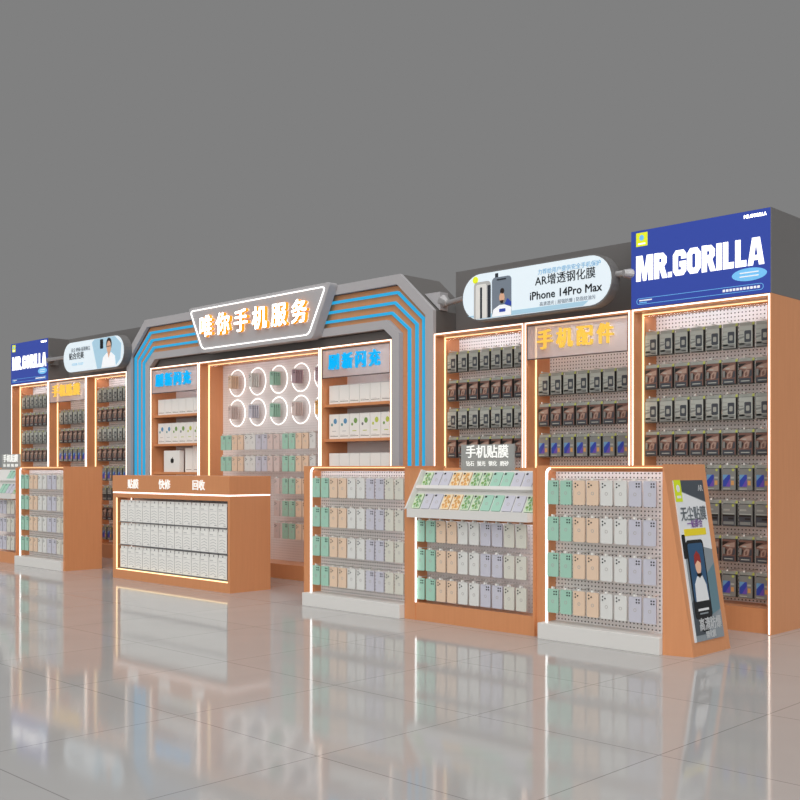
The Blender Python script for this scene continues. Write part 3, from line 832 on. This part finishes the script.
def tray_stand(dx, label, short, items=True, only=None):
    X0, X1 = -5.209 + dx, -4.060 + dx; yf = 5.36
    t = thing('tray_stand', ((X0 + X1) / 2, 5.58, 0), label, 'display stand', 'tray stands')
    MB().box(X0, X0 + .046, yf, yf + .46, 0, 1.072, 'wood').build('side_panel', t)
    MB().box(X0 + .046, X0 + .104, yf, yf + .46, 0, .722, 'wood').build('front_stile', t)
    MB().box(X1 - .012, X1, yf, yf + .46, 0, 1.072, 'wood').build('side_panel', t)
    a, b_ = X0 + .104, X1 - .012; ta = X0 + .047
    MB().box(a, b_, yf + .005, yf + .45, 0, .125, 'wood').build('plinth', t)
    MB().box(a, b_, yf + .125, yf + .145, .125, .73, 'peg_plain').build('pegboard', t)
    MB().box(a, b_, yf + .30, yf + .45, 1.05, 1.072, 'wood').build('top_panel', t)
    MB().box(a, b_, yf + .44, yf + .46, .0, 1.05, 'wood').build('back_panel', t)
    MB().box(a + .002, a + .013, yf - .004, yf + .004, .125, .728, 'led_white').build('led_strip', t)
    aim(t, a, b_, .3, .722, yf + .045, .016, 'fill_glow_low')
    # slanting tray
    n0 = Vector((yf + .0, .770)); n1 = Vector((yf + .165, 1.050)); d = (n1 - n0).normalized(); nn = Vector((d.y, -d.x))   # outward: up and forward
    nn = Vector((-d.y, d.x)) if nn.y < 0 and nn.x > 0 else nn
    if nn.x > 0: nn = -nn
    Lh = (n1 - n0).length
    pr = [n0, n1, n1 + Vector((.14, 0)), n1 + Vector((.14, -.02)), n1 - nn * .02 + Vector((.0, -.0)), n0 - nn * .02]
    tx0, tx1 = X0 + .075, X1 - .014
    tray = MB().prismx([(q.x, q.y) for q in pr], ta, b_, 'white_base').build('tray', t)
    MB().prismx([(yf - .055, .725), (yf + .02, .725), (yf + .02, .77), (yf + .0, .77), (yf - .022, .785), (yf - .055, .785)], tx0, tx1, 'white_base').build('front_lip', t)
    for q0, q1 in ((a - .012 - .0, a), ):
        MB().prismx([(yf - .05, .785), (yf + .02, .77), (yf + .165, 1.05), (yf + .12, 1.06)], X0 + .0475, X0 + .060, 'white_base').build('tray_end', t)
    m0 = n0 + d * (Lh * .50)
    MB().prismx([(q.x, q.y) for q in (m0 + nn * .0, m0 + nn * .035, m0 + nn * .035 + d * .026, m0 + d * .026)], ta, b_, 'white_base').build('middle_ledge', t)
    rows = [.703, .500, .297]; pts = []
    if items:
        for r, zt in enumerate(rows):
            for i in range(10):
                x = -5.112 + dx + .0995 * i
                if only and x + .08 < only: continue
                pts.append((x + .042, zt + .008))
                put_case(PAIRS[i], (x, yf + .012, zt - CASE_H), '%s phone case, %s across, %s row below the tray of %s' % (PAIRS[i], ORD[i], ROWN[r], short), 'phone cases under the tray')
        hooks(t, pts, yf + .125, yf + .004)
    # packs lying against the slope
    ez_ = Vector((0, d.x, d.y)); nrm_ = Vector((0, nn.x, nn.y))
    R = Matrix(((1, 0, 0), (0, -nrm_.y, ez_.y), (0, -nrm_.z, ez_.z))).to_4x4()
    for r, s0 in enumerate((Lh * .50 + .030, .016)):
        for i, c in enumerate(TCOL):
            x = ta + .022 + (.0 if r == 0 else -.006) + i * .0905
            if only and x + .08 < only: continue
            p0 = n0 + d * s0 + nn * .0085
            loc = (x, p0.x, p0.y)
            lab = '%s film pack, %s across, %s tier of the slanting tray of %s' % ({'green': 'green-dotted', 'orange': 'orange-dotted'}.get(c, c), ORD[i], ['upper', 'lower'][r], short)
            if c not in tray_protos:
                p = tray_case_proto(c); p.location = loc; p['label'] = lab; p['group'] = 'film packs on the tray'; tray_protos[c] = p
                p.rotation_euler = R.to_euler()
            else: dup(tray_protos[c], loc, lab, 'film packs on the tray')
    # acrylic sign standing on the stand
    sx = -4.615 + dx
    s = thing('acrylic_sign', (sx, yf + .225, 1.05), 'grey acrylic sign with white letters 手机贴膜 on %s' % short, 'sign', 'acrylic signs on the tray stands')
    y = yf + .20
    MB().box(sx - .235, sx + .235, y, y + .01, 1.058, 1.232, 'acrylic_grey').build('sign_plate', s)
    MB().box(sx - .235, sx + .235, y - .03, y + .05, 1.051, 1.058, 'acrylic_grey').build('foot', s)
    b = MB(); b.glyphs('手机贴膜', sx, 1.176, .094, y - .003, .004, 'letter_paint', bold=.014, sx=1.02); b.build('lettering', s)
    b = MB()
    for i, w in enumerate(('钻石', '抛光', '钢化', '磨砂')): b.glyphs(w, sx - .150 + i * .101, 1.098, .038, y - .002, .002, 'letter_paint', bold=.006)
    b.build('small_lettering', s)
    return t
tray_stand(0, 'orange stand with slanting white tray, between the two pegboard stands', 'the tray stand')
tray_stand(-7.185, 'orange stand with slanting tray cut off by the left picture edge', 'the left-edge tray stand', only=-11.66)

# ------------------------------------------------------------------ service counter
ct = thing('service_counter', (-8.27, 5.6, 0), 'orange service counter with white letters, stocked with white packs', 'counter')
x0, x1, yf, yb = -9.205, -7.300, 5.375, 5.815
MB().box(x0, x1, yf - .006, yb + .004, .840, 1.000, 'wood').build('top_apron', ct, bevel=.002)
MB().box(x0 + .004, x1 - .004, yf - .002, yb, .828, .838, 'led_white').build('led_strip', ct)
MB().box(x0, x0 + .055, yf, yb, 0, .826, 'wood').build('side_panel', ct)
MB().box(x1 - .030, x1, yf, yb, 0, .826, 'wood').build('side_panel', ct)
MB().box(x0 + .055, x1 - .030, yf, yb, .785, .826, 'wood').build('top_rail', ct)
MB().box(x0 + .055, x1 - .030, yf, yb, 0, .085, 'wood').build('plinth', ct)
MB().box(x0 + .055, x1 - .030, yb - .02, yb, .085, .785, 'wood').build('back_panel', ct)
MB().box(x0 + .055, x1 - .030, yf + .20, yf + .21, .085, .785, 'peg_plain').build('rear_board', ct)
MB().box(x0 + .057, x0 + .068, yf + .002, yf + .010, .101, .783, 'led_warm').build('led_strip', ct)
MB().box(x0 + .056, x1 - .032, yf + .002, yf + .010, .086, .096, 'led_warm').build('led_strip', ct)
MB().box(x0 + .080, x0 + .088, yf + .15, yf + .158, .098, .785, 'led').build('led_strip', ct)
SH = [.100, .324, .545]
for z in SH:
    MB().box(x0 + .073, x1 - .032, yf + .018, yf + .19, z, z + .006, 'box_ink').build('shelf', ct)
for i, w in enumerate(('贴膜', '快修', '回收')):
    b = MB(); b.glyphs(w, -8.822 + i * .538, .912, .096, yf - .010, .006, 'letter_paint', bold=.012)
    b.build('lettering', ct)
def white_pack():
    t = thing('white_retail_pack', (0, 0, 0), 'x', 'retail pack')
    w, h, d = .129, .182, .05
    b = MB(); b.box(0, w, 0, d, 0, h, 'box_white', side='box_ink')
    q = (-.0006, 0)
    for k, z in enumerate((.030, .055, .080, .105)):
        b.prism([(.016, z), (.062, z + .014), (.108, z), (.104, z - .005), (.062, z + .008), (.020, z - .005)], *q, 'box_grey')
    b.box(.012, .060, *q, .150, .158, 'box_grey'); b.box(.012, .112, *q, .138, .141, 'box_grey'); b.box(.080, .112, *q, .014, .018, 'box_ink')
    b.build('carton', t)
    b = MB(); b.box(.004, w - .004, .004, .007, h, h + .026, 'box_white'); b.box(w/2 - .006, w/2 + .006, .0034, .004, h + .004, h + .020, 'box_ink')
    b.build('hang_header', t)
    return t
wp = None
for r, z in enumerate(reversed(SH)):
    for i in range(13):
        lab = 'white retail pack, %s across on the %s shelf of the orange counter' % (ORD[i], ['top', 'middle', 'bottom'][r])
        loc = (x0 + .098 + i * .1337, yf + .024, z + .0085)
        if wp is None:
            wp = white_pack(); wp.location = loc; wp['label'] = lab; wp['group'] = 'white packs in the counter'
        else: dup(wp, loc, lab, 'white packs in the counter')

# ------------------------------------------------------------------ pill light boxes on their tubes
def pill_outline(x0, x1, z0, z1, n=14):
    r = (z1 - z0) / 2; cz = (z0 + z1) / 2
    return [(x1 - r + r*math.cos(-PI/2 + PI*k/n), cz + r*math.sin(-PI/2 + PI*k/n)) for k in range(n + 1)] + \
           [(x0 + r + r*math.cos(PI/2 + PI*k/n), cz + r*math.sin(PI/2 + PI*k/n)) for k in range(n + 1)]
def pill(x0, x1, xl, xr, label, art, fit='steel', blk='rim'):
    z0, z1, y = 2.225, 2.608, 6.345
    t = thing('pill_light_box', ((x0 + x1) / 2, 6.40, z0), label, 'light box', 'pill-shaped light boxes')
    MB().prism(pill_outline(x0, x1, z0, z1), y, y + .095, 'dark').build('housing', t)
    MB().prism(pill_outline(x0 + .012, x1 - .012, z0 + .012, z1 - .012), y - .004, y, 'lb_face').build('lit_face', t)
    art(t, x0, x1, z0, z1, y - .004)
    zc = 2.445
    MB().tube((x0 + .03, 6.41, zc), (-5.85, 6.535, zc) if blk == 'rim' else (xl + .07, 6.40, zc), .022, .022, 'steel').build('mounting_tube', t)
    if xr < x1:
        MB().tube((x1 - .20, 6.43, zc), (x1 - .20, 6.729, zc), .022, .022, 'steel').build('mounting_tube', t)
    else:
        MB().tube((x1 - .03, 6.40, zc), (xr - .03, 6.40, zc), .022, .022, 'steel').build('mounting_tube', t)
    if blk == 'rim':      # wedge block seated on the arch's bevelled shoulder
        MB().prism([(-5.922, 2.400), (-5.922, 2.548), (-6.098, 2.548), (-5.925, 2.394)], 6.52, 6.62, 'rim').build('mounting_block', t)
        MB().tube((-5.922, 6.565, 2.472), (-5.845, 6.53, zc), .056, .028, fit, 14).build('socket_cone', t)
    else:
        MB().box(xl + .002, xl + .060, 6.46, 6.56, zc - .06, zc + .06, blk).build('mounting_block', t)
        MB().tube((xl + .10, 6.40, zc), (xl + .03, 6.46, zc), .026, .050, fit, 14).build('socket_cone', t)
    if xr > x1: MB().tube((xr - .032, 6.40, zc), (xr - .002, 6.46, zc), .026, .04, 'steel', 14).build('wall_flange', t)
def art_right(t, x0, x1, z0, z1, y):
    e = lambda n: (y - .0012 * n, y)
    b = MB(); b.prism([(x0 + .06, z0 + .05), (x0 + .20, z0 + .016), (x1 - .25, z0 + .016), (x1 - .20, z0 + .05)], *e(1), 'lb_sky')
    b.build('printed_shade', t)
    b = MB()
    b.prism(rrect(x0 + .13, x0 + .30, z0 + .02, z1 - .075, .03, 4, (0, 0, 1, 1)), *e(2), 'box_grey')
    b.prism(rrect(x0 + .15, x0 + .26, z0 + .02, z1 - .095, .02, 4, (0, 0, 1, 1)), *e(3), 'box_white')
    b.box(x0 + .195, x0 + .215, *e(4), z0 + .02, z1 - .12, 'lb_ink'); b.box(x0 + .27, x0 + .30, *e(3), z0 + .02, z1 - .11, 'lb_ink')
    b.disc(x0 + .145, z1 - .055, .028, .028, *e(2), 'lb_yellow', 12)
    b.box(x0 + .345, x0 + .375, *e(2), z1 - .075, z1 - .028, 'lb_ink')
    b.build('protector_picture', t)
    b = MB()
    b.prism(rrect(x0 + .315, x0 + .505, z0 + .02, z1 - .06, .03, 4, (0, 0, 1, 1)), *e(3), 'lb_grey')
    b.box(x0 + .365, x0 + .455, *e(5), z1 - .085, z1 - .075, 'lb_ink')
    b.prism([(x0 + .315, z0 + .02), (x0 + .33, z0 + .075), (x0 + .39, z0 + .105), (x0 + .44, z0 + .105), (x0 + .505, z0 + .08), (x0 + .505, z0 + .02)], *e(4), 'lb_white')
    b.prism([(x0 + .44, z0 + .105), (x0 + .47, z0 + .15), (x0 + .505, z0 + .12), (x0 + .505, z0 + .09)], *e(5), 'blue')
    b.disc(x0 + .415, z0 + .160, .026, .040, *e(5), 'skin', 14)
    b.prism([(x0 + .395, z0 + .14), (x0 + .435, z0 + .14), (x0 + .425, z0 + .118), (x0 + .405, z0 + .118)], *e(6), 'hair')
    b.disc(x0 + .418, z0 + .212, .020, .022, *e(5), 'hair', 12)
    b.box(x0 + .39, x0 + .45, *e(6), z0 + .05, z0 + .075, 'blue')
    b.build('phone_picture', t)
    b = MB(); cx = x0 + 1.000
    b.glyphs('力荐给用户提供安全手机保护', cx + .035, z1 - .075, .043, y - .001, .002, 'lb_sky', bold=.012)
    b.glyphs('AR增透钢化膜', cx, z1 - .142, .086, y - .001, .002, 'lb_ink', bold=.006)
    b.glyphs('iPhone 14Pro Max', cx, z0 + .135, .086, y - .001, .002, 'lb_ink', bold=.016, sx=1.0)
    b.glyphs('高清透光 | 超强防爆 | 防指纹油污', cx + .02, z0 + .068, .034, y - .001, .002, 'lb_grey')
    b.build('lettering', t)
def art_left(t, x0, x1, z0, z1, y):
    e = lambda n: (y - .0012 * n, y)
    b = MB(); b.prism([(x1 - .72, z1 - .05), (x1 - .60, z0 + .016), (x1 - .20, z0 + .016), (x1 - .08, z0 + .1), (x1 - .06, z1 - .11), (x1 - .2, z1 - .016), (x1 - .66, z1 - .016)], *e(1), 'lb_sky')
    b.build('printed_shade', t)
    b = MB(); cx = x1 - .33
    b.prism([(cx - .17, z0 + .018), (cx - .13, z0 + .14), (cx - .05, z0 + .185), (cx + .05, z0 + .185), (cx + .13, z0 + .14), (cx + .15, z0 + .018)], *e(3), 'lb_white')
    b.disc(cx, z1 - .100, .060, .076, *e(3), 'hair', 18); b.disc(cx, z1 - .132, .048, .072, *e(4), 'skin', 18)
    b.box(cx - .045, cx + .045, *e(5), z1 - .128, z1 - .120, 'lb_ink')
    b.prism([(cx - .03, z0 + .185), (cx + .03, z0 + .185), (cx, z0 + .12)], *e(4), 'skin')
    b.prism(rrect(cx - .20, cx - .13, z1 - .14, z1 - .03, .012, 3), *e(3), 'screen_black')
    b.build('person_picture', t)
    b = MB()
    b.glyphs('无尘·秒贴·易装除尘', x0 + .43, z1 - .110, .054, y - .001, .002, 'lb_grey', bold=.006)
    b.glyphs('贴合完美', x0 + .33, z1 - .185, .090, y - .001, .002, 'lb_ink', bold=.014)
    b.glyphs('高清防爆 手机保护', x0 + .36, z0 + .10, .034, y - .001, .002, 'lb_sky')
    b.build('lettering', t)
pill(-5.525, -4.115, -5.930, -4.034, 'pill-shaped light box reading iPhone 14Pro Max, right of the arch', art_right)
pill(-12.035, -10.615, -12.628, -10.738, 'pill-shaped light box showing a person, left of the arch', art_left, 'dark', 'dark')

# ------------------------------------------------------------------ light, world, camera
w = bpy.data.worlds.new('world'); SC.world = w; w.use_nodes = True
bg = w.node_tree.nodes['Background']; g = lin((128, 128, 128))
bg.inputs[0].default_value = (*g, 1); bg.inputs[1].default_value = 1.0
def sun(name, d, e, ang, col=(1, 1, 1)):
    l = bpy.data.lights.new(name, 'SUN'); l.energy = e; l.angle = math.radians(ang); l.color = col
    o = bpy.data.objects.new(name, l); COL.objects.link(o)
    o.rotation_euler = Vector(d).to_track_quat('-Z', 'Y').to_euler()
sun('front_fill', (-.50, .70, -.38), 2.0, 70, (1, .995, .985))  # soft sun added as fill for fronts and bay interiors
sun('overhead_fill', (-.1, .15, -1), 1.25, 80, (1, 1, 1))  # overhead sun added to brighten the floor, not a ceiling lamp

cam = bpy.data.cameras.new('camera'); co = bpy.data.objects.new('camera', cam); COL.objects.link(co)
cam.sensor_width = 36; cam.lens = 1050 * 36 / 800; cam.shift_y = 68 / 800; cam.clip_end = 200
co.location = (0, 0, 1.07)
co.rotation_euler = (PI / 2, 0, math.atan2(.7000, .7141))
SC.camera = co
SC.view_settings.view_transform = 'Standard'; SC.view_settings.look = 'None'
SC.view_settings.exposure = 0; SC.view_settings.gamma = 1; SC.view_settings.use_curve_mapping = False
SC.cycles.use_denoising = True
SC.cycles.max_bounces = 6
